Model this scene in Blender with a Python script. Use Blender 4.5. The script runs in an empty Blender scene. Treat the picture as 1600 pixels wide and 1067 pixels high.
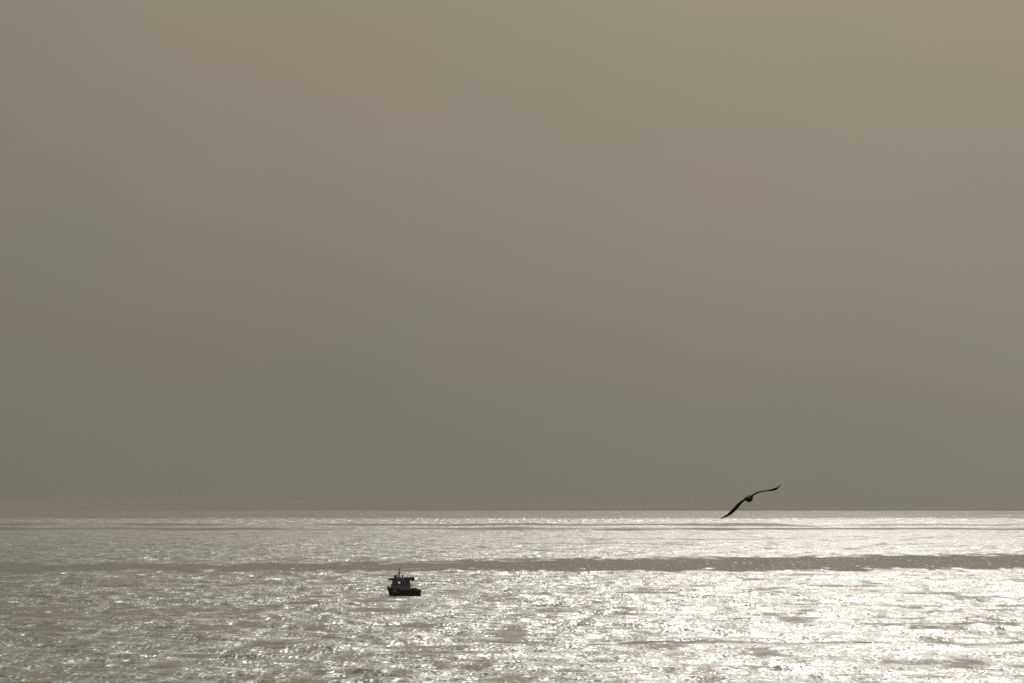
import bpy, bmesh, math, random
import numpy as np
from mathutils import Vector, Matrix, Euler

S = bpy.context.scene
C = S.collection
R = math.radians
EYE = 24.0                 # metres above the water
EARTH = 6.37e6
rng = np.random.default_rng(11)
random.seed(5)

# ------------------------------------------------------------------ camera
cam_d = bpy.data.cameras.new('camera')
cam = bpy.data.objects.new('camera', cam_d); C.objects.link(cam)
cam_d.sensor_width = 36.0
cam_d.lens = 135.0
cam_d.clip_start = 1.0
cam_d.clip_end = 120000.0
PITCH = math.atan((797.0 - 533.5) / 6000.0) - math.sqrt(2 * EYE / EARTH)
cam.location = (0, 0, EYE)
cam.rotation_euler = (R(90) + PITCH, 0, 0)
S.camera = cam

# ------------------------------------------------------------------ sky, sun, exposure
SUN_EL = R(29.0)
SUN_AZ = R(5.0)            # to the right of the view axis (+Y)
w = bpy.data.worlds.new('World'); S.world = w
w.use_nodes = True
nt = w.node_tree; nt.nodes.clear()
def N(tree, kind, **kw):
    n = tree.nodes.new(kind)
    for k, v in kw.items(): setattr(n, k, v)
    return n
def math_node(tree, op, a, b=None, clamp=False):
    n = tree.nodes.new('ShaderNodeMath'); n.operation = op; n.use_clamp = clamp
    for i, v in enumerate((a, b)):
        if v is None: continue
        if isinstance(v, (int, float)): n.inputs[i].default_value = v
        else: tree.links.new(v, n.inputs[i])
    return n.outputs[0]
out = N(nt, 'ShaderNodeOutputWorld')
# clear-air sky
nish = N(nt, 'ShaderNodeTexSky', sky_type='NISHITA')
nish.sun_disc = False
nish.sun_elevation = SUN_EL
nish.sun_rotation = SUN_AZ
nish.dust_density = 6.0
nish.air_density = 1.0
bg1 = N(nt, 'ShaderNodeBackground'); bg1.inputs['Strength'].default_value = 0.05
nt.links.new(nish.outputs[0], bg1.inputs['Color'])
# veil of high haze over it: darker at the horizon, brighter towards the zenith and the sun
tc = N(nt, 'ShaderNodeTexCoord')
nrm = N(nt, 'ShaderNodeVectorMath', operation='NORMALIZE'); nt.links.new(tc.outputs['Generated'], nrm.inputs[0])
sep = N(nt, 'ShaderNodeSeparateXYZ'); nt.links.new(nrm.outputs[0], sep.inputs[0])
dot = N(nt, 'ShaderNodeVectorMath', operation='DOT_PRODUCT'); nt.links.new(nrm.outputs[0], dot.inputs[0])
sdir = Vector((math.sin(SUN_AZ) * math.cos(SUN_EL), math.cos(SUN_AZ) * math.cos(SUN_EL), math.sin(SUN_EL)))
dot.inputs[1].default_value = sdir
up = math_node(nt, 'MAXIMUM', sep.outputs['Z'], 0.0)
elev = math_node(nt, 'MULTIPLY', up, 0.6)
aur = math_node(nt, 'POWER', math_node(nt, 'MAXIMUM', dot.outputs['Value'], 0.0), 30.0)
aur = math_node(nt, 'MULTIPLY', aur, 1.7)
side = N(nt, 'ShaderNodeMapRange', interpolation_type='SMOOTHSTEP'); nt.links.new(sep.outputs['X'], side.inputs['Value'])
side.inputs['From Min'].default_value = -0.22; side.inputs['From Max'].default_value = 0.22
side.inputs['To Min'].default_value = 0.73; side.inputs['To Max'].default_value = 0.905
br = math_node(nt, 'ADD', math_node(nt, 'ADD', elev, aur), side.outputs[0])
mapn = N(nt, 'ShaderNodeMapping'); mapn.inputs['Scale'].default_value = (1.0, 1.0, 2.2)
nt.links.new(nrm.outputs[0], mapn.inputs[0])
nz = N(nt, 'ShaderNodeTexNoise'); nz.inputs['Scale'].default_value = 9.0; nz.inputs['Detail'].default_value = 3.0
nt.links.new(mapn.outputs[0], nz.inputs['Vector'])
mott = math_node(nt, 'ADD', math_node(nt, 'MULTIPLY', math_node(nt, 'SUBTRACT', nz.outputs[0], 0.5), 0.10), 1.0)
br = math_node(nt, 'MULTIPLY', br, mott)
ramp = N(nt, 'ShaderNodeValToRGB')
ramp.color_ramp.elements[0].position = 0.0; ramp.color_ramp.elements[0].color = (0.237, 0.228, 0.187, 1)
ramp.color_ramp.elements[1].position = 0.16; ramp.color_ramp.elements[1].color = (0.250, 0.220, 0.166, 1)
nt.links.new(up, ramp.inputs[0])
# faint warm / cool drift in the veil
nz2 = N(nt, 'ShaderNodeTexNoise'); nz2.inputs['Scale'].default_value = 14.0; nz2.inputs['Detail'].default_value = 1.0
nt.links.new(mapn.outputs[0], nz2.inputs['Vector'])
tint = N(nt, 'ShaderNodeMix', data_type='RGBA')
nt.links.new(nz2.outputs[0], tint.inputs['Factor'])
tint.inputs['A'].default_value = (0.94, 1.02, 0.99, 1); tint.inputs['B'].default_value = (1.06, 0.98, 1.01, 1)
mulc = N(nt, 'ShaderNodeMix', data_type='RGBA', blend_type='MULTIPLY'); mulc.inputs['Factor'].default_value = 1.0
nt.links.new(ramp.outputs[0], mulc.inputs['A']); nt.links.new(tint.outputs['Result'], mulc.inputs['B'])
bg2 = N(nt, 'ShaderNodeBackground')
nt.links.new(mulc.outputs['Result'], bg2.inputs['Color']); nt.links.new(br, bg2.inputs['Strength'])
mixs = N(nt, 'ShaderNodeMixShader'); mixs.inputs[0].default_value = 0.97
nt.links.new(bg1.outputs[0], mixs.inputs[1]); nt.links.new(bg2.outputs[0], mixs.inputs[2])
nt.links.new(mixs.outputs[0], out.inputs['Surface'])

sun_d = bpy.data.lights.new('sun', 'SUN'); sun = bpy.data.objects.new('sun', sun_d); C.objects.link(sun)
sun_d.energy = 1.0
sun_d.angle = R(1.5)
sun_d.color = (1.0, 0.975, 0.885)
sun.rotation_euler = (-sdir).to_track_quat('-Z', 'Y').to_euler()
sun.location = (0, 0, 200)

S.view_settings.view_transform = 'Standard'
S.view_settings.look = 'None'
S.view_settings.exposure = 0.0
S.view_settings.gamma = 1.0
S.view_settings.use_curve_mapping = False
S.render.engine = 'CYCLES'
S.cycles.use_denoising = False
S.cycles.max_bounces = 6
S.cycles.glossy_bounces = 3
S.cycles.diffuse_bounces = 2
S.cycles.volume_bounces = 0
S.cycles.sample_clamp_indirect = 4.0

# ------------------------------------------------------------------ materials
def material(name, color, rough=0.5, metal=0.0, vary=0.25, scale=3.0, ior=1.5, emit=None):
    m = bpy.data.materials.new(name); m.use_nodes = True
    t = m.node_tree; b = t.nodes['Principled BSDF']
    b.inputs['Roughness'].default_value = rough; b.inputs['Metallic'].default_value = metal
    b.inputs['IOR'].default_value = ior
    tc = t.nodes.new('ShaderNodeTexCoord')
    n = t.nodes.new('ShaderNodeTexNoise'); n.inputs['Scale'].default_value = scale; n.inputs['Detail'].default_value = 5
    t.links.new(tc.outputs['Object'], n.inputs['Vector'])
    mx = t.nodes.new('ShaderNodeMix'); mx.data_type = 'RGBA'
    t.links.new(n.outputs[0], mx.inputs['Factor'])
    c = color
    mx.inputs['A'].default_value = tuple(v * (1 - vary) for v in c) + (1,)
    mx.inputs['B'].default_value = tuple(min(1, v * (1 + vary)) for v in c) + (1,)
    t.links.new(mx.outputs['Result'], b.inputs['Base Color'])
    return m

def water_material():
    m = bpy.data.materials.new('sea_water'); m.use_nodes = True
    t = m.node_tree; b = t.nodes['Principled BSDF']
    L = t.links.new
    b.inputs['IOR'].default_value = 1.333
    b.inputs['Base Color'].default_value = (0.145, 0.165, 0.135, 1)
    geo = N(t, 'ShaderNodeNewGeometry')
    calm = N(t, 'ShaderNodeAttribute', attribute_name='calm').outputs['Fac']
    def noise(sx, sy, detail, rough=0.5, off=0.0):
        mp = N(t, 'ShaderNodeMapping'); mp.inputs['Scale'].default_value = (sx, sy, 0.0)
        mp.inputs['Location'].default_value = (off, off * 0.7, off)
        L(geo.outputs['Position'], mp.inputs[0])
        n = N(t, 'ShaderNodeTexNoise'); n.inputs['Scale'].default_value = 1.0
        n.inputs['Detail'].default_value = detail; n.inputs['Roughness'].default_value = rough
        L(mp.outputs[0], n.inputs['Vector'])
        return n
    cat = noise(1/1.1, 1/16., 2.0, 0.5, 41.0).outputs[0]
    cm = N(t, 'ShaderNodeMapRange'); cm.inputs['From Min'].default_value = 0.645; cm.inputs['From Max'].default_value = 0.70
    L(cat, cm.inputs['Value'])
    calm2 = math_node(t, 'MULTIPLY', calm, math_node(t, 'SUBTRACT', 1.0, cm.outputs[0]))
    ruff = math_node(t, 'SUBTRACT', 1.0, calm2)
    # gusts: patches of rougher and smoother water, tens of metres down to a few
    g1 = noise(1/9., 1/30., 5.0, 0.62, 3.0).outputs[0]
    g2 = noise(1/1.8, 1/11., 3.0, 0.6, 17.0).outputs[0]
    g = math_node(t, 'ADD', math_node(t, 'MULTIPLY', g1, 0.5), math_node(t, 'MULTIPLY', g2, 0.5))
    mr = N(t, 'ShaderNodeMapRange'); mr.inputs['From Min'].default_value = 0.36; mr.inputs['From Max'].default_value = 0.62
    mr.inputs['To Min'].default_value = 0.50; mr.inputs['To Max'].default_value = 1.10
    L(g, mr.inputs['Value'])
    gust = math_node(t, 'MULTIPLY', mr.outputs[0], ruff)
    # slopes of the short waves, two sizes
    def slopes(node, k):
        s = N(t, 'ShaderNodeVectorMath', operation='SUBTRACT'); L(node.outputs['Color'], s.inputs[0]); s.inputs[1].default_value = (0.5, 0.5, 0.5)
        m2 = N(t, 'ShaderNodeVectorMath', operation='MULTIPLY'); L(s.outputs[0], m2.inputs[0]); m2.inputs[1].default_value = (k * 1.55, k * 0.95, 0)
        return m2.outputs[0]
    sA = slopes(noise(1/0.55, 1/2.2, 2.5, 0.65, 5.0), 0.85)
    sB = slopes(noise(1/2.6, 1/16., 3.0, 0.65, 9.0), 0.62)
    ln = N(t, 'ShaderNodeVectorMath', operation='LENGTH'); L(geo.outputs['Position'], ln.inputs[0])
    fm = N(t, 'ShaderNodeMapRange'); fm.inputs['From Min'].default_value = 2200; fm.inputs['From Max'].default_value = 6000
    L(ln.outputs['Value'], fm.inputs['Value'])
    sC = N(t, 'ShaderNodeVectorMath', operation='SCALE'); L(slopes(noise(1/4., 1/260., 2.0, 0.6, 31.0), 1.8), sC.inputs[0]); L(fm.outputs[0], sC.inputs['Scale'])
    ab = N(t, 'ShaderNodeVectorMath', operation='ADD'); L(sA, ab.inputs[0]); L(sB, ab.inputs[1])
    ad = N(t, 'ShaderNodeVectorMath', operation='ADD'); L(ab.outputs[0], ad.inputs[0]); L(sC.outputs[0], ad.inputs[1])
    sc = N(t, 'ShaderNodeVectorMath', operation='SCALE'); L(ad.outputs[0], sc.inputs[0]); L(gust, sc.inputs['Scale'])
    a2 = N(t, 'ShaderNodeVectorMath', operation='ADD'); L(geo.outputs['Normal'], a2.inputs[0]); L(sc.outputs[0], a2.inputs[1])
    nn = N(t, 'ShaderNodeVectorMath', operation='NORMALIZE'); L(a2.outputs[0], nn.inputs[0])
    L(nn.outputs[0], b.inputs['Normal'])
    ro = N(t, 'ShaderNodeMapRange'); ro.inputs['From Min'].default_value = 0.0; ro.inputs['From Max'].default_value = 1.1
    ro.inputs['To Min'].default_value = 0.07; ro.inputs['To Max'].default_value = 0.445
    L(gust, ro.inputs['Value']); L(ro.outputs[0], b.inputs['Roughness'])
    return m

# ------------------------------------------------------------------ the sea: one sheet that follows the curve of the earth
def smooth(e0, e1, x):
    t = np.clip((x - e0) / (e1 - e0), 0, 1); return t * t * (3 - 2 * t)

_G = rng.random((512, 512)).astype(np.float32)
def vnoise(x, y):
    xi = np.floor(x).astype(int); yi = np.floor(y).astype(int)
    fx = x - xi; fy = y - yi; fx = fx*fx*(3-2*fx); fy = fy*fy*(3-2*fy)
    g = lambda a, b: _G[a % 512, b % 512]
    return (g(xi, yi)*(1-fx) + g(xi+1, yi)*fx)*(1-fy) + (g(xi, yi+1)*(1-fx) + g(xi+1, yi+1)*fx)*fy
def fbm(x, y, n=4):
    s = 0; a = 0.5; tot = 0
    for i in range(n):
        s = s + a * vnoise(x * 2**i + 37*i, y * 2**i + 91*i); tot += a; a *= 0.55
    return s / tot

def calm_field(X, Y):
    """0 = ruffled water, 1 = smooth slick."""
    # the long slick that crosses the whole view
    lat = X / np.maximum(Y, 1.0)            # bearing, as a slope
    brg = [-0.133, -0.112, -0.067, 0.0, 0.067, 0.133]
    near = np.interp(lat, brg, [1262, 1305, 1314, 1314, 1314, 1350]) + 18 * (fbm(X / 40., Y * 0 + 3.3, 5) - 0.5) * 2
    far = np.interp(lat, brg, [1500, 1457, 1452, 1565, 1655, 1722]) + 26 * (fbm(X / 30., Y * 0 + 8.1, 5) - 0.5) * 2
    e = 105 * (fbm(X / 7., Y / 40., 4) - 0.5) * 2
    band = smooth(near - 22, near + 30, Y + e) * (1 - smooth(far - 60, far + 45, Y + e))
    c = (0.74 + 0.24 * fbm(X / 12., Y / 22., 4)) * band
    # thinner slicks far out
    f2 = fbm(X / 70. + 9, Y / 300., 5)
    br1 = smooth(0.30, 0.55, fbm(X / 120., Y / 500. + 4, 4)); br2 = smooth(0.30, 0.55, fbm(X / 90. + 7, Y / 600., 4))
    c = np.maximum(c, 0.80 * smooth(3120, 3260, Y + 420*(f2-.5)) * (1 - smooth(3400, 3560, Y + 420*(f2-.5))) * br1)
    c = np.maximum(c, 0.75 * smooth(3700, 3850, Y + 520*(f2-.5)) * (1 - smooth(4050, 4250, Y + 520*(f2-.5))) * br2)
    # the breeze dies away towards the horizon
    c = np.maximum(c, 0.60 * smooth(4900, 6100, Y + 900*(f2-.5)) * (0.75 + 0.5 * fbm(X / 60., Y / 300., 4)))
    # thread-like slicks
    def thread(x0, x1, yc, amp, wl, wdt, k, seed):
        cy = yc + amp * 2 * (fbm(X / wl + seed, Y * 0 + seed, 3) - 0.5)
        d = np.abs(Y - cy)
        m = np.exp(-(d / wdt) ** 2) * smooth(x0, x0 + 14, X) * (1 - smooth(x1 - 14, x1, X))
        return k * m * (0.15 + 1.1 * fbm(X / 2.5 + seed, Y / 9., 4))
    def Z(c, t): return np.maximum(c, np.clip(t, 0, 0.95))
    c = Z(c, thread(-12, 48, 648, 14, 16, 5, 1.1, 2.2))
    c = Z(c, thread(20, 110, 652, 9, 24, 4, 1.0, 5.2))
    c = Z(c, thread(-26, 12, 990, 14, 18, 7, 1.0, 11.2))
    c = Z(c, thread(-36, -20, 953, 5, 18, 7, 1.0, 13.2))
    c = Z(c, thread(-4, 12, 580, 10, 8, 3.0, 1.0, 15.2))
    c = Z(c, thread(-34, 4, 610, 18, 20, 4, 0.8, 19.2))
    c = Z(c, thread(-10, 120, 2150, 60, 50, 22, 0.8, 23.2))
    c = Z(c, thread(40, 190, 2420, 70, 60, 26, 0.8, 29.2))
    c = Z(c, thread(40, 150, 880, 30, 30, 7, 0.7, 31.2))
    c = Z(c, thread(60, 150, 760, 24, 20, 6, 0.8, 33.2))
    # soft blotches
    c = Z(c, 0.52 * smooth(0.54, 0.74, fbm(X / 8. + 3, Y / 30., 5)) * (1 - band))
    return c

def build_sea():
    dense = np.radians(np.linspace(-9.4, 9.4, 760))
    coarse = np.radians(np.concatenate([np.linspace(12, 348, 85)]))
    ang = np.concatenate([dense, coarse])
    r = [0.5, 20, 60, 120, 200, 280, 350, 400]
    d = 430.0
    while d < 20500:
        r.append(d)
        d += 1.15 if d < 900 else 1.15 * (d / 900.) ** 2.15
    r = np.array(r)
    nr, na = len(r), len(ang)
    A, RR = np.meshgrid(ang, r)
    X = RR * np.sin(A); Y = RR * np.cos(A)
    calm = np.where(Y > 60, calm_field(X, np.maximum(Y, 60)), 0.25)
    step = np.gradient(r)[:, None] * np.ones_like(X)
    Zw = np.zeros_like(X)
    for i in range(44):
        lam = 3.6 * (34 / 3.6) ** rng.random()
        th = R(70) + rng.normal() * 0.55            # running mostly away from / towards the shore
        k = 2 * math.pi / lam
        amp = 0.0028 * lam ** 0.95
        fade = np.clip((lam / (step * 2.6)) - 0.4, 0, 1)
        ph = rng.random() * 6.283
        Zw += amp * fade * np.sin(k * (X * math.cos(th) + Y * math.sin(th)) + ph)
    Zw *= (1 - 0.75 * calm) * (1 - 0.8 * np.exp(-((X + 27) ** 2 / 14 ** 2 + (Y - 940) ** 2 / 45 ** 2)))
    Z = Zw - RR ** 2 / (2 * EARTH)
    co = np.stack([X, Y, Z], -1).reshape(-1, 3).astype(np.float32)
    i = np.arange(nr - 1)[:, None]; j = np.arange(na)[None, :]; j2 = (j + 1) % na
    f = np.stack([i*na + j, (i+1)*na + j, (i+1)*na + j2, i*na + j2], -1).reshape(-1, 4)[:, ::-1]
    me = bpy.data.meshes.new('sea')
    me.vertices.add(len(co)); me.vertices.foreach_set('co', co.ravel())
    me.loops.add(f.size); me.loops.foreach_set('vertex_index', f.ravel().astype(np.int32))
    me.polygons.add(len(f)); me.polygons.foreach_set('loop_start', (np.arange(len(f)) * 4).astype(np.int32))
    me.polygons.foreach_set('loop_total', np.full(len(f), 4, np.int32))
    me.polygons.foreach_set('use_smooth', np.ones(len(f), bool))
    at = me.attributes.new('calm', 'FLOAT', 'POINT')
    at.data.foreach_set('value', calm.ravel().astype(np.float32))
    me.update(calc_edges=True)
    o = bpy.data.objects.new('sea', me); C.objects.link(o)
    me.materials.append(water_material())
    o['kind'] = 'structure'
    return o
sea = build_sea()
if sea.data.polygons[200000].normal.z < 0:
    sea.data.flip_normals()

# ------------------------------------------------------------------ the air
def build_haze():
    bm = bmesh.new()
    bmesh.ops.create_cube(bm, size=1.0)
    h = 21500.0
    for v in bm.verts:
        v.co = (v.co.x * 2 * h, v.co.y * 2 * h, -36 if v.co.z < 0 else 27.5)
    me = bpy.data.meshes.new('haze'); bm.to_mesh(me); bm.free()
    o = bpy.data.objects.new('haze', me); C.objects.link(o)
    m = bpy.data.materials.new('haze_air'); m.use_nodes = True
    t = m.node_tree; t.nodes.clear()
    out = t.nodes.new('ShaderNodeOutputMaterial'); v = t.nodes.new('ShaderNodeVolumePrincipled')
    v.inputs['Density'].default_value = 0.000025
    v.inputs['Color'].default_value = (0.93, 0.91, 0.81, 1)
    v.inputs['Anisotropy'].default_value = 0.0
    t.links.new(v.outputs[0], out.inputs['Volume'])
    me.materials.append(m)
    o['kind'] = 'stuff'
build_haze()

# ------------------------------------------------------------------ mesh helpers
def link(name, bm, mat, parent=None, smooth_=False):
    bmesh.ops.recalc_face_normals(bm, faces=bm.faces[:])
    me = bpy.data.meshes.new(name); bm.to_mesh(me); bm.free()
    if smooth_:
        for p in me.polygons: p.use_smooth = True
    me.materials.append(mat)
    o = bpy.data.objects.new(name, me); C.objects.link(o)
    if parent: o.parent = parent
    return o
def box(bm, x0, x1, y0, y1, z0, z1, bev=0.0, top_in=0.0, front_rake=0.0):
    """front_rake moves the top of the +x face backwards, top_in narrows the top."""
    vs = []
    for z, k in ((z0, 0), (z1, 1)):
        for x, y in ((x0, y0), (x1, y0), (x1, y1), (x0, y1)):
            xx = x - (front_rake * k if x == x1 else 0)
            yy = y + (top_in if y == y0 else -top_in) * k
            vs.append(bm.verts.new((xx, yy, z)))
    fs = [(3,2,1,0), (4,5,6,7), (0,1,5,4), (1,2,6,5), (2,3,7,6), (3,0,4,7)]
    fc = [bm.faces.new([vs[i] for i in f]) for f in fs]
    if bev:
        es = list({e for f in fc for e in f.edges})
        bmesh.ops.bevel(bm, geom=es, offset=bev, segments=2, affect='EDGES', profile=0.5)
def tube(bm, pts, r, n=8, r2=None):
    pts = [Vector(p) for p in pts]; rings = []
    for i, p in enumerate(pts):
        d = (pts[min(i+1, len(pts)-1)] - pts[max(i-1, 0)]).normalized()
        a = d.orthogonal().normalized() if i == 0 else (a - d * a.dot(d)).normalized()
        b = d.cross(a)
        rr = r if r2 is None else r + (r2 - r) * i / (len(pts) - 1)
        rings.append([bm.verts.new(p + (a * math.cos(2*math.pi*k/n) + b * math.sin(2*math.pi*k/n)) * rr) for k in range(n)])
    for u, v in zip(rings, rings[1:]):
        for k in range(n): bm.faces.new((u[k], u[(k+1) % n], v[(k+1) % n], v[k]))
    bm.faces.new(rings[0][::-1]); bm.faces.new(rings[-1])
def ball(bm, c, r, sx=1, sy=1, sz=1, seg=16):
    v = bmesh.ops.create_uvsphere(bm, u_segments=seg, v_segments=seg//2, radius=r)['verts']
    for q in v: q.co = Vector((q.co.x*sx, q.co.y*sy, q.co.z*sz)) + Vector(c)

# ------------------------------------------------------------------ fishing boat (x = bow, z = 0 at the waterline)
M_hull = material('hull_paint', (0.012, 0.016, 0.036), 0.45, vary=0.5)
M_red = material('antifouling_red', (0.20, 0.022, 0.012), 0.7)
M_cabin = material('cabin_paint', (0.14, 0.155, 0.235), 0.5, vary=0.3)
M_trim = material('dark_trim', (0.018, 0.018, 0.020), 0.5)
M_deck = material('worn_deck', (0.06, 0.055, 0.045), 0.8)
M_glass = material('cabin_glass', (0.012, 0.015, 0.018), 0.08)
M_metal = material('weathered_metal', (0.10, 0.10, 0.095), 0.4, metal=0.6)
M_canvas = material('canopy_canvas', (0.24, 0.24, 0.27), 0.8)
M_white = material('faded_white_paint', (0.30, 0.30, 0.30), 0.5)
M_net = material('wet_net', (0.012, 0.013, 0.014), 0.9, scale=14)
M_rubber = material('black_rubber', (0.012, 0.012, 0.012), 0.7)
M_buoy = material('orange_buoy', (0.25, 0.05, 0.015), 0.5)

XS, XB = -4.3, 4.55
def sheer(x):
    s = (x - XS) / (XB - XS)
    return 1.38 + (0.22 * ((0.35 - s) / 0.35) ** 2 if s < 0.35 else 0.88 * ((s - 0.35) / 0.65) ** 1.7)
def half(x):
    s = (x - XS) / (XB - XS)
    return 1.42 * (0.86 + 0.14 * math.sin(min(s / 0.5, 1) * math.pi / 2)) * (max(0.0, 1 - max(0, (s - 0.45) / 0.55) ** 2.3)) ** 0.75
def hull_bm(inset=0.0, zlo=-0.65, zhi=None, keel=True):
    bm = bmesh.new(); rows = []
    n, m = 30, 9
    for i in range(n + 1):
        s = i / n; x = XS + (XB - XS) * s; row = []
        for j in range(m + 1):
            v = j / m
            top = sheer(x) if zhi is None else zhi
            z = zlo + (top - zlo) * v
            fl = max(0.0, min(1.0, (z + 0.65) / (sheer(x) + 0.65)))
            rake = -0.95 * (1 - fl) * s ** 5                 # raked stem
            b = (half(x) + 0.0) * (0.28 + 0.72 * fl ** (0.38 + 0.75 * s ** 2)) - inset
            row.append((x + rake - (inset if s > 0.9 else 0), max(b, 0.012), z))
        rows.append(row)
    P = [[bm.verts.new(p) for p in row] for row in rows]
    Q = [[bm.verts.new((p[0], -p[1], p[2])) for p in row] for row in rows]
    for i in range(n):
        for j in range(m):
            bm.faces.new((P[i][j], P[i+1][j], P[i+1][j+1], P[i][j+1]))
            bm.faces.new((Q[i][j+1], Q[i+1][j+1], Q[i+1][j], Q[i][j]))
    for j in range(m):
        bm.faces.new((P[0][j+1], Q[0][j+1], Q[0][j], P[0][j]))
        bm.faces.new((P[n][j], Q[n][j], Q[n][j+1], P[n][j+1]))
    if keel:
        for i in range(n): bm.faces.new((P[i][0], Q[i][0], Q[i+1][0], P[i+1][0]))
    return bm, P, Q

def build_boat():
    root = bpy.data.objects.new('fishing_boat', None); C.objects.link(root)
    root['label'] = 'small dark fishing boat with a wheelhouse and thin mast, floating alone on the glittering sea'
    root['category'] = 'boat'
    # hull: outer skin + inner bulwark skin joined by a flat rim
    bm, P, Q = hull_bm()
    n = len(P) - 1
    inner = []
    for i in range(n + 1):
        p = P[i][-1].co
        y = max(p.y - 0.09, 0.006); x = p.x - (0.09 if i == n else 0) + (0.09 if i == 0 else 0)
        dz = 0.85 if i < 17 else 0.45
        a = [bm.verts.new((x, y, p.z)), bm.verts.new((x, y, p.z - dz))]
        b = [bm.verts.new((x, -y, p.z)), bm.verts.new((x, -y, p.z - dz))]
        inner.append((a, b))
    for i in range(n):
        (a, b), (c, d) = inner[i], inner[i+1]
        bm.faces.new((P[i][-1], P[i+1][-1], c[0], a[0])); bm.faces.new((a[0], c[0], c[1], a[1]))
        bm.faces.new((Q[i+1][-1], Q[i][-1], b[0], d[0])); bm.faces.new((d[0], b[0], b[1], d[1]))
    a, b = inner[0]
    bm.faces.new((P[0][-1], a[0], b[0], Q[0][-1])); bm.faces.new((a[0], a[1], b[1], b[0]))
    hull = link('hull', bm, M_hull, root, True)
    # rubbing strake along the sheer and a lower one
    for dz, rr in ((-0.06, 0.055), (-0.42, 0.035)):
        bm = bmesh.new()
        for sgn in (1, -1):
            pts = []
            for i in range(0, n + 1):
                x = XS + (XB - XS) * i / n; s = i / n
                z = sheer(x) + dz; fl = (z + 0.65) / (sheer(x) + 0.65)
                b_ = half(x) * (0.28 + 0.72 * fl ** (0.38 + 0.75 * s ** 2)) + 0.015
                pts.append((x - 0.95 * (1 - fl) * s ** 5 + 0.02 * (i == n), sgn * max(b_, 0.02), z))
            tube(bm, pts, rr, 6)
        link('rubbing_strake', bm, M_trim, hull)
    # antifouling boot-top, proud of the hull
    bm = bmesh.new()
    for sgn in (1, -1):
        prev = None
        for i in range(0, n + 1):
            s = i / n; x = XS + (XB - XS) * s
            q = []
            for z in (-0.3, 0.30 - 0.50 * s):
                fl = (z + 0.65) / (sheer(x) + 0.65)
                b_ = half(x) * (0.28 + 0.72 * fl ** (0.38 + 0.75 * s ** 2)) + 0.012
                q.append(bm.verts.new((x - 0.95 * (1 - fl) * s ** 5, sgn * max(b_, 0.015), z)))
            if prev: bm.faces.new((prev[0], q[0], q[1], prev[1]))
            prev = q
    link('boot_stripe', bm, M_red, hull)
    # rudder + tyre fenders
    bm = bmesh.new(); box(bm, XS - 0.42, XS - 0.02, -0.03, 0.03, -0.6, 0.55, 0.01); link('rudder', bm, M_trim, hull)
    for fx in (-3.3, -1.2, 1.0):
        bm = bmesh.new()
        zc = sheer(fx) - 0.48
        for sgn in (1,):
            pts = [(fx + 0.24 * math.cos(t), sgn * (half(fx) + 0.06), zc + 0.24 * math.sin(t)) for t in np.linspace(0, 2 * math.pi, 17)]
            tube(bm, pts, 0.08, 6)
        link('tyre_fender', bm, M_rubber, root)
    # deck
    bm = bmesh.new(); prev = None
    for i in range(0, n + 1):
        x = XS + 0.05 + (XB - 0.25 - XS) * i / n; y = max(half(x) * 0.93 - 0.07, 0.01)
        z = 0.82 if x < 0.9 else 0.82 + (sheer(x) - 0.25 - 0.82) * min(1, (x - 0.9) / 0.5)
        q = [bm.verts.new((x, y, z)), bm.verts.new((x, -y, z))]
        if prev: bm.faces.new((prev[0], q[0], q[1], prev[1]))
        prev = q
    link('deck', bm, M_deck, root)
    # lower deckhouse
    bm = bmesh.new(); box(bm, -1.55, 3.25, -1.02, 1.02, 0.8, 2.78, 0.05, 0.05, 0.22)
    dh = link('deckhouse', bm, M_cabin, root)
    for x in (2.35, 0.9, -0.4):
        for sy in (1, -1):
            bm = bmesh.new()
            pts = [(x + 0.19 * math.cos(t), sy * 0.985, 2.28 + 0.19 * math.sin(t)) for t in np.linspace(0, 2 * math.pi, 19)]
            tube(bm, pts, 0.03, 6)
            ph = link('porthole', bm, M_metal, dh)
            bm = bmesh.new()
            tube(bm, [(x, sy * 0.97, 2.28), (x, sy * 1.005, 2.28)], 0.175, 18); link('pane', bm, M_glass, ph)
    # ledge between the storeys
    bm = bmesh.new(); box(bm, -1.7, 3.22, -1.08, 1.08, 2.782, 2.86, 0.02); link('cabin_ledge', bm, M_trim, root)
    # wheelhouse: sills, corner posts and lintel leave real openings
    wh = bpy.data.objects.new('wheelhouse', None)
    x0, x1, hy = -1.45, 2.85, 0.92
    bm = bmesh.new()
    box(bm, x0, x1, -hy, hy, 2.862, 3.02, 0.02)
    wh = link('wheelhouse', bm, M_cabin, root)
    bm = bmesh.new(); box(bm, x0, x1 - 0.12, -hy + .02, hy - .02, 3.552, 4.02, 0.02); link('lintel', bm, M_cabin, wh)
    # solid aft half of the wheelhouse
    bm = bmesh.new(); box(bm, x0, 0.35, -hy + .02, hy - .02, 3.022, 3.550, 0.0); link('wall', bm, M_cabin, wh)
    posts = [(x1 - 0.14, s * (hy - 0.08)) for s in (1, -1)] + [(1.98, s * (hy - 0.08)) for s in (1, -1)] + [(1.2, s * (hy - 0.08)) for s in (1, -1)] + [(x1 - 0.14, 0.0)]
    for px, py in posts:
        bm = bmesh.new(); box(bm, px - 0.06, px + 0.06, py - 0.055, py + 0.055, 3.022, 3.550); link('window_post', bm, M_cabin, wh)
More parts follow.
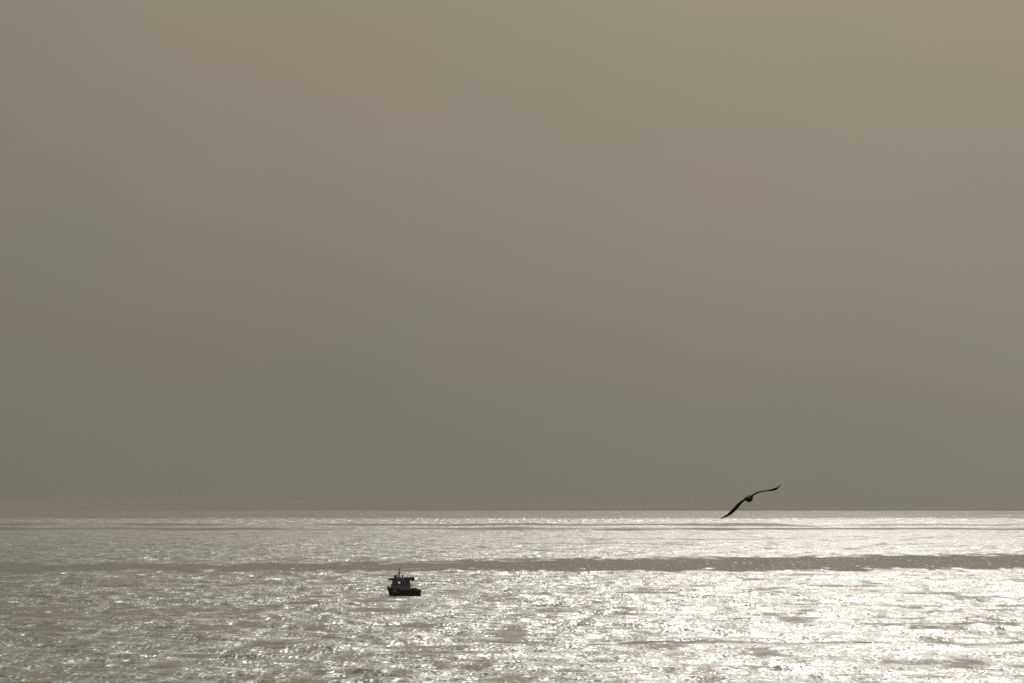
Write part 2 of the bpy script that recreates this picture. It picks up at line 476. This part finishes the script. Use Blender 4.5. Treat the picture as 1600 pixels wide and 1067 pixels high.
    # windows that have glass: the two front ones and the rear side ones; one side light stands open
    for sy in (1, -1):
        bm = bmesh.new(); box(bm, 2.05, x1 - 0.21, sy * (hy - 0.08) - 0.008, sy * (hy - 0.08) + 0.008, 3.022, 3.550); link('window', bm, M_glass, wh)
        bm = bmesh.new(); box(bm, x1 - 0.16, x1 - 0.14, min(sy * 0.06, sy * (hy - .14)), max(sy * 0.06, sy * (hy - .14)), 3.022, 3.550); link('window', bm, M_glass, wh)
        bm = bmesh.new(); box(bm, 0.36, 1.13, sy * (hy - 0.08) - 0.008, sy * (hy - 0.08) + 0.008, 3.022, 3.550) if sy > 0 else box(bm, 0.36, 0.40, sy * (hy - 0.08) - 0.008, sy * (hy - 0.08) + 0.008, 3.022, 3.550)
        link('window', bm, M_glass, wh)
        bm = bmesh.new(); box(bm, -0.95, -0.15, sy * (hy - 0.016) - 0.01, sy * (hy - 0.016) + 0.01, 3.10, 3.48)
        fr = link('window', bm, M_glass, wh)
    # aft door
    bm = bmesh.new(); box(bm, -1.62, -1.57, -0.36, 0.36, 0.95, 2.6, 0.01); d = link('door', bm, M_trim, root)
    bm = bmesh.new(); tube(bm, [(-1.66, 0.26, 1.75), (-1.66, 0.26, 1.95)], 0.018); link('handle', bm, M_metal, d)
    # roof with the long visor over the foredeck
    bm = bmesh.new(); box(bm, -1.65, 3.80, -1.12, 1.12, 4.022, 4.17, 0.05)
    rf = link('roof', bm, M_trim, root)
    bm = bmesh.new(); box(bm, 2.7, 4.02, -1.0, 1.0, 3.90, 4.016, 0.03); box(bm, 2.9, 4.06, -1.0, 1.0, 4.172, 4.44, 0.08, 0.1, 0.5); link('visor', bm, M_trim, rf)
    # flying bridge: coaming, hoops and a small windscreen
    bm = bmesh.new(); box(bm, 0.5, 2.75, -0.8, 0.8, 4.172, 4.52, 0.05, 0.05, 0.25); fb = link('bridge_coaming', bm, M_cabin, root)
    for sy in (0.72, -0.72):
        bm = bmesh.new(); tube(bm, [(2.6, sy, 4.5), (2.45, sy, 4.85), (2.1, sy, 5.14), (1.6, sy, 5.2), (1.25, sy, 5.16), (1.2, sy, 4.5)], 0.10, 8); link('hoop', bm, M_trim, fb)
    bm = bmesh.new()
    for k in range(4):
        xs = [2.6, 2.45, 2.1, 1.6, 1.25]; zs = [4.52, 4.87, 5.16, 5.22, 5.18]
        a = [bm.verts.new((xs[k], -0.72, zs[k])), bm.verts.new((xs[k+1], -0.72, zs[k+1])), bm.verts.new((xs[k+1], 0.72, zs[k+1])), bm.verts.new((xs[k], 0.72, zs[k]))]
        if k != 0: bm.faces.new(a)
    bmesh.ops.remove_doubles(bm, verts=bm.verts[:], dist=0.001)
    bmesh.ops.solidify(bm, geom=bm.faces[:], thickness=0.13)
    link('bimini_cover', bm, M_canvas, fb)
    bm = bmesh.new(); box(bm, 1.35, 2.40, -0.5, 0.5, 4.522, 4.74, 0.05); box(bm, 1.98, 2.38, -0.45, 0.45, 4.742, 5.0, 0.05); link('helm_console', bm, M_trim, fb)
    # mast, spreader, lights, aerials
    bm = bmesh.new(); tube(bm, [(1.22, 0, 4.17), (1.22, 0, 5.6), (1.24, 0, 6.84)], 0.12, 10, 0.065); ms = link('mast', bm, M_trim, root)
    bm = bmesh.new(); box(bm, 1.0, 1.40, -0.16, 0.16, 5.45, 5.86, 0.05); link('mast_light', bm, M_trim, ms)
    bm = bmesh.new(); tube(bm, [(1.22, -0.55, 6.2), (1.22, 0.55, 6.2)], 0.03, 6); link('spreader', bm, M_trim, ms)
    bm = bmesh.new(); box(bm, 1.08, 1.38, -0.12, 0.12, 6.56, 6.86, 0.05); link('mast_light', bm, M_trim, ms)
    bm = bmesh.new(); tube(bm, [(0.42, 0.3, 4.17), (0.42, 0.3, 5.25)], 0.13, 8); rp = link('radar_post', bm, M_trim, root)
    bm = bmesh.new(); tube(bm, [(0.42, 0.3, 4.86), (0.42, 0.3, 5.2)], 0.30, 16); link('radar_dome', bm, M_trim, rp)
    for ax, ay, top in ((0.2, -0.6, 6.8), (0.85, 0.75, 5.7), (-0.1, 0.7, 5.6)):
        bm = bmesh.new(); tube(bm, [(ax, ay, 4.17), (ax - 0.05, ay, top)], 0.022, 6, 0.012); link('aerial', bm, M_trim, root)
    for ex, ey in ((3.7, 0.0), (-0.9, 0.85), (-0.9, -0.85)):
        bm = bmesh.new(); tube(bm, [(1.23, 0, 6.3), (ex, ey, 4.45 if ex > 0 else 4.6)], 0.016, 5); link('shroud', bm, M_trim, ms)
    # aft canopy on a steel gallows
    bm = bmesh.new()
    secs = [(-0.15, 4.55), (-0.7, 4.62), (-1.3, 4.58), (-1.9, 4.60), (-2.35, 4.72)]
    for (xa, za), (xb, zb) in zip(secs, secs[1:]):
        bm.faces.new([bm.verts.new(p) for p in ((xa, -0.95, za), (xb, -0.95, zb), (xb, 0.95, zb), (xa, 0.95, za))])
    bmesh.ops.remove_doubles(bm, verts=bm.verts[:], dist=0.001)
    bmesh.ops.solidify(bm, geom=bm.faces[:], thickness=0.06)
    cp = link('canopy', bm, M_canvas, root)
    for px, sy, zt in ((-0.3, 1, 4.5), (-0.3, -1, 4.5), (-1.2, 1, 4.5), (-1.2, -1, 4.5)):
        bm = bmesh.new(); tube(bm, [(px, sy * 0.88, 4.17), (px, sy * 0.88, zt)], 0.035, 6); link('canopy_post', bm, M_metal, cp)
    for sy in (1, -1):
        bm = bmesh.new(); tube(bm, [(-1.95, sy * 0.92, 0.82), (-1.95, sy * 0.92, 3.6), (-2.15, sy * 0.92, 4.6)], 0.06, 8); link('gallows_post', bm, M_trim, cp)
    bm = bmesh.new(); tube(bm, [(-0.2, 0.9, 3.2), (-1.0, 0.9, 4.1), (-2.0, 0.9, 4.6)], 0.05, 6); link('stay', bm, M_metal, cp)
    # net hauler: an upright frame with a sheave, hung from the gallows, and canvas side curtains
    bm = bmesh.new(); box(bm, -2.62, -2.24, -0.7, 0.7, 3.72, 4.78, 0.07, 0.0, 0.0); dr = link('net_hauler', bm, M_trim, root)
    for sy in (1, -1):
        bm = bmesh.new(); tube(bm, [(-2.43, sy * 0.70, 4.22), (-2.43, sy * 0.80, 4.22)], 0.30, 18); link('sheave', bm, M_metal, dr)
        bm = bmesh.new()
        pr = [(-0.25, 4.05), (-0.25, 4.53), (-1.3, 4.56), (-2.1, 4.62), (-2.1, 3.75), (-1.3, 4.0), (-0.8, 3.86)]
        bm.faces.new([bm.verts.new((x, sy * 0.955, z)) for x, z in pr]); bmesh.ops.solidify(bm, geom=bm.faces[:], thickness=0.02)
        link('side_curtain', bm, M_canvas, cp)
    # life ring on the cabin side
    bm = bmesh.new(); tube(bm, [(-1.1 + 0.27 * math.cos(t), 1.05, 3.05 + 0.27 * math.sin(t)) for t in np.linspace(0, 2*math.pi, 21)], 0.065, 8); link('life_ring', bm, M_white, root)
    # bow rail, bitt, anchor roller
    bm = bmesh.new()
    for sy in (1, -1):
        tube(bm, [(x, sy * max(half(x) - 0.12, 0.03), sheer(x) + 0.38) for x in (2.7, 3.2, 3.7, 4.1, 4.4)], 0.02, 6)
        for x in (2.7, 3.4, 4.1): tube(bm, [(x, sy * (half(x) - 0.12), sheer(x) - 0.1), (x, sy * (half(x) - 0.12), sheer(x) + 0.38)], 0.018, 6)
    link('bow_rail', bm, M_metal, root)
    bm = bmesh.new(); box(bm, 3.9, 4.05, -0.07, 0.07, 1.75, 2.45, 0.02); link('bitt', bm, M_trim, root)
    bm = bmesh.new(); box(bm, 4.3, 4.72, -0.1, 0.1, 2.2, 2.32, 0.02); link('anchor_roller', bm, M_metal, root)
    return root
BOAT_D = 979.0
bx = (631.5 - 800) / 6000 * BOAT_D
boat = build_boat()
boat.location = (-27.25, 966.0, -966.0 ** 2 / (2 * EARTH) + 0.08)
boat.rotation_euler = (R(0.6), R(-0.8), R(180 + 24))

# nets and a crate lie on the aft deck: things of their own
def on_boat(o, loc, rz=0):
    Mx = Matrix.LocRotScale(boat.location, boat.rotation_euler, None)
    o.matrix_world = Mx @ Matrix.LocRotScale(Vector(loc), Euler((0, 0, rz)), None)
def net_heap():
    bm = bmesh.new()
    bmesh.ops.create_icosphere(bm, subdivisions=4, radius=1.0)
    for v in bm.verts:
        p = v.co.copy()
        k = 1 + 0.13 * math.sin(7 * p.x + 3 * p.y) * math.cos(6 * p.y - 2) + 0.07 * math.sin(19 * p.x + 11 * p.z) * math.sin(17 * p.y)
        zz = max(p.z, -0.15)
        v.co = Vector((0.95 * p.x * k, 0.85 * p.y * k, 0.80 * (abs(zz) ** 0.55 * (1 if zz > 0 else -1)) * k + 0.15))
    o = link('net_heap', bm, M_net, None, True)
    o['label'] = 'black heap of fishing nets piled on the aft deck of the boat'
    o['category'] = 'fishing net'
    for k in range(7):
        b2 = bmesh.new(); a = k * 0.9
        ball(b2, (0.6 * math.cos(a), 0.5 * math.sin(a) + 0.1, 0.85 + 0.05 * math.sin(k * 2)), 0.09, 1.3, 1, 1, 10)
        link('float', b2, M_rubber, o, True)
    return o
nh = net_heap(); on_boat(nh, (-2.95, 0.0, 0.95))

# ------------------------------------------------------------------ gull
M_gull = material('dark_plumage', (0.016, 0.015, 0.014), 0.9, scale=20)
M_gull_tip = material('wingtip_plumage', (0.012, 0.011, 0.011), 0.8)
M_beak = material('beak_horn', (0.30, 0.20, 0.05), 0.4)
M_eye = material('dark_eye', (0.01, 0.01, 0.01), 0.15)
def build_gull():
    """y = flight direction, x = right wing, z = up; metres."""
    bm = bmesh.new()
    # body + head + tail as lofted rings along y
    prof = [(-0.30, 0.030, 0.010, 0.020), (-0.24, 0.048, 0.014, 0.016), (-0.17, 0.040, 0.026, 0.008), (-0.10, 0.052, 0.048, 0.000),
            (-0.02, 0.064, 0.064, -0.006), (0.06, 0.062, 0.062, -0.006), (0.13, 0.045, 0.046, 0.004),
            (0.18, 0.036, 0.037, 0.016), (0.22, 0.038, 0.038, 0.022), (0.255, 0.030, 0.030, 0.020), (0.275, 0.012, 0.012, 0.016)]
    n = 16; rings = []
    for y, rx, rz, zc in prof:
        rings.append([bm.verts.new((rx * math.cos(2*math.pi*k/n), y, zc + rz * math.sin(2*math.pi*k/n))) for k in range(n)])
    faces = {}
    for i, (u, v) in enumerate(zip(rings, rings[1:])):
        for k in range(n): faces[(i, k)] = bm.faces.new((u[k], u[(k+1) % n], v[(k+1) % n], v[k]))
    bm.faces.new(rings[0][::-1]); bm.faces.new(rings[-1])
    # wings: (span x, centre z, leading y, trailing y, rise of the trailing edge, thickness)
    right = [(0.03, 0.022, 0.11, -0.10, 0.000, 0.034), (0.10, 0.072, 0.13, -0.09, 0.004, 0.026), (0.165, 0.108, 0.145, -0.08, 0.006, 0.022),
             (0.27, 0.128, 0.145, -0.06, 0.008, 0.021), (0.36, 0.140, 0.13, -0.06, 0.016, 0.018),
             (0.45, 0.158, 0.09, -0.08, 0.036, 0.016), (0.52, 0.180, 0.03, -0.10, 0.036, 0.013), (0.58, 0.215, -0.05, -0.13, 0.012, 0.007), (0.625, 0.246, -0.13, -0.16, 0.004, 0.005)]
    left = [(-0.03, -0.004, 0.11, -0.10, 0.010, 0.034), (-0.10, -0.036, 0.13, -0.09, 0.020, 0.026), (-0.16, -0.075, 0.145, -0.08, 0.036, 0.020),
            (-0.22, -0.135, 0.145, -0.06, 0.056, 0.016), (-0.28, -0.202, 0.13, -0.06, 0.066, 0.013),
            (-0.34, -0.262, 0.09, -0.08, 0.060, 0.011), (-0.40, -0.312, 0.03, -0.10, 0.040, 0.009), (-0.455, -0.345, -0.05, -0.13, 0.030, 0.009), (-0.50, -0.368, -0.12, -0.16, 0.014, 0.009)]
    for wing in (right, left):
        prev = None
        for (x, z, yl, yt, tw, th) in wing:
            ring = []
            m = 7
            loop = [(j / m, 1) for j in range(m + 1)] + [(1 - j / m, -1) for j in range(1, m)]
            for t, sd in loop:
                y = yl + (yt - yl) * t
                thick = th * math.sqrt(max(0, t)) * (1 - t) * 1.9 * (1 if sd > 0 else 0.6)
                camber = 0.10 * (yl - yt) * 4 * t * (1 - t) * 0.5
                ring.append(bm.verts.new((x, y, z + camber + tw * (t - 0.5) + sd * thick)))
            if prev:
                for k in range(len(ring)): bm.faces.new((prev[k], prev[(k+1) % len(ring)], ring[(k+1) % len(ring)], ring[k]))
            else: bm.faces.new(ring[::-1])
            prev = ring
        bm.faces.new(prev)
    g = link('gull', bm, M_gull, None, True)
    g['label'] = 'dark gull gliding over the horizon, banked with its left wing dipped to the sea'
    g['category'] = 'bird'
    # separate primaries at each wing tip
    for wing in (right, left):
        for q in range(5):
            a = wing[-1 - (q // 2)]; f = 0.5 if q % 2 else 0.0
            b2 = bmesh.new(); s = 1 if a[0] > 0 else -1
            p0 = Vector((a[0] - s * 0.02 - s * f * 0.03, a[3] + 0.04, a[1] + a[4] * 0.4))
            p1 = p0 + Vector((s * 0.045, -0.07 - 0.012 * q, 0.012 * (1 if s > 0 else -1.2)))
            d = (p1 - p0).normalized(); w_ = d.cross(Vector((0, 0, 1))).normalized() * 0.012
            vs = [b2.verts.new(p) for p in (p0 - w_, p0 + w_, p0.lerp(p1, .7) + w_ * .9, p1, p0.lerp(p1, .7) - w_ * .9)]
            b2.faces.new(vs); bmesh.ops.solidify(b2, geom=b2.faces[:], thickness=0.003)
            link('flight_feather', b2, M_gull_tip, g)
    b2 = bmesh.new(); tube(b2, [(0, 0.268, 0.017), (0, 0.295, 0.013), (0, 0.318, 0.005)], 0.010, 8, 0.003); link('beak', b2, M_beak, g, True)
    for s in (1, -1):
        b2 = bmesh.new(); ball(b2, (s * 0.031, 0.237, 0.030), 0.006, seg=8); link('eye', b2, M_eye, g, True)
    b2 = bmesh.new()
    for k in range(6):
        a = (k - 2.5) * 0.11
        p0 = Vector((0.012 * (k - 2.5), -0.28, 0.018)); p1 = p0 + Vector((math.sin(a) * 0.11, -math.cos(a) * 0.11, 0.002))
        wv = Vector((0.013, 0, 0))
        b2.faces.new([b2.verts.new(p) for p in (p0 - wv, p0 + wv, p1 + wv, p1 - wv)])
    bmesh.ops.solidify(b2, geom=b2.faces[:], thickness=0.004); link('tail', b2, M_gull, g)
    return g
gull = build_gull()
gull.location = (4.44, 72.0, EYE + 0.030)
gull.rotation_euler = (R(1.5), R(0), R(-14))
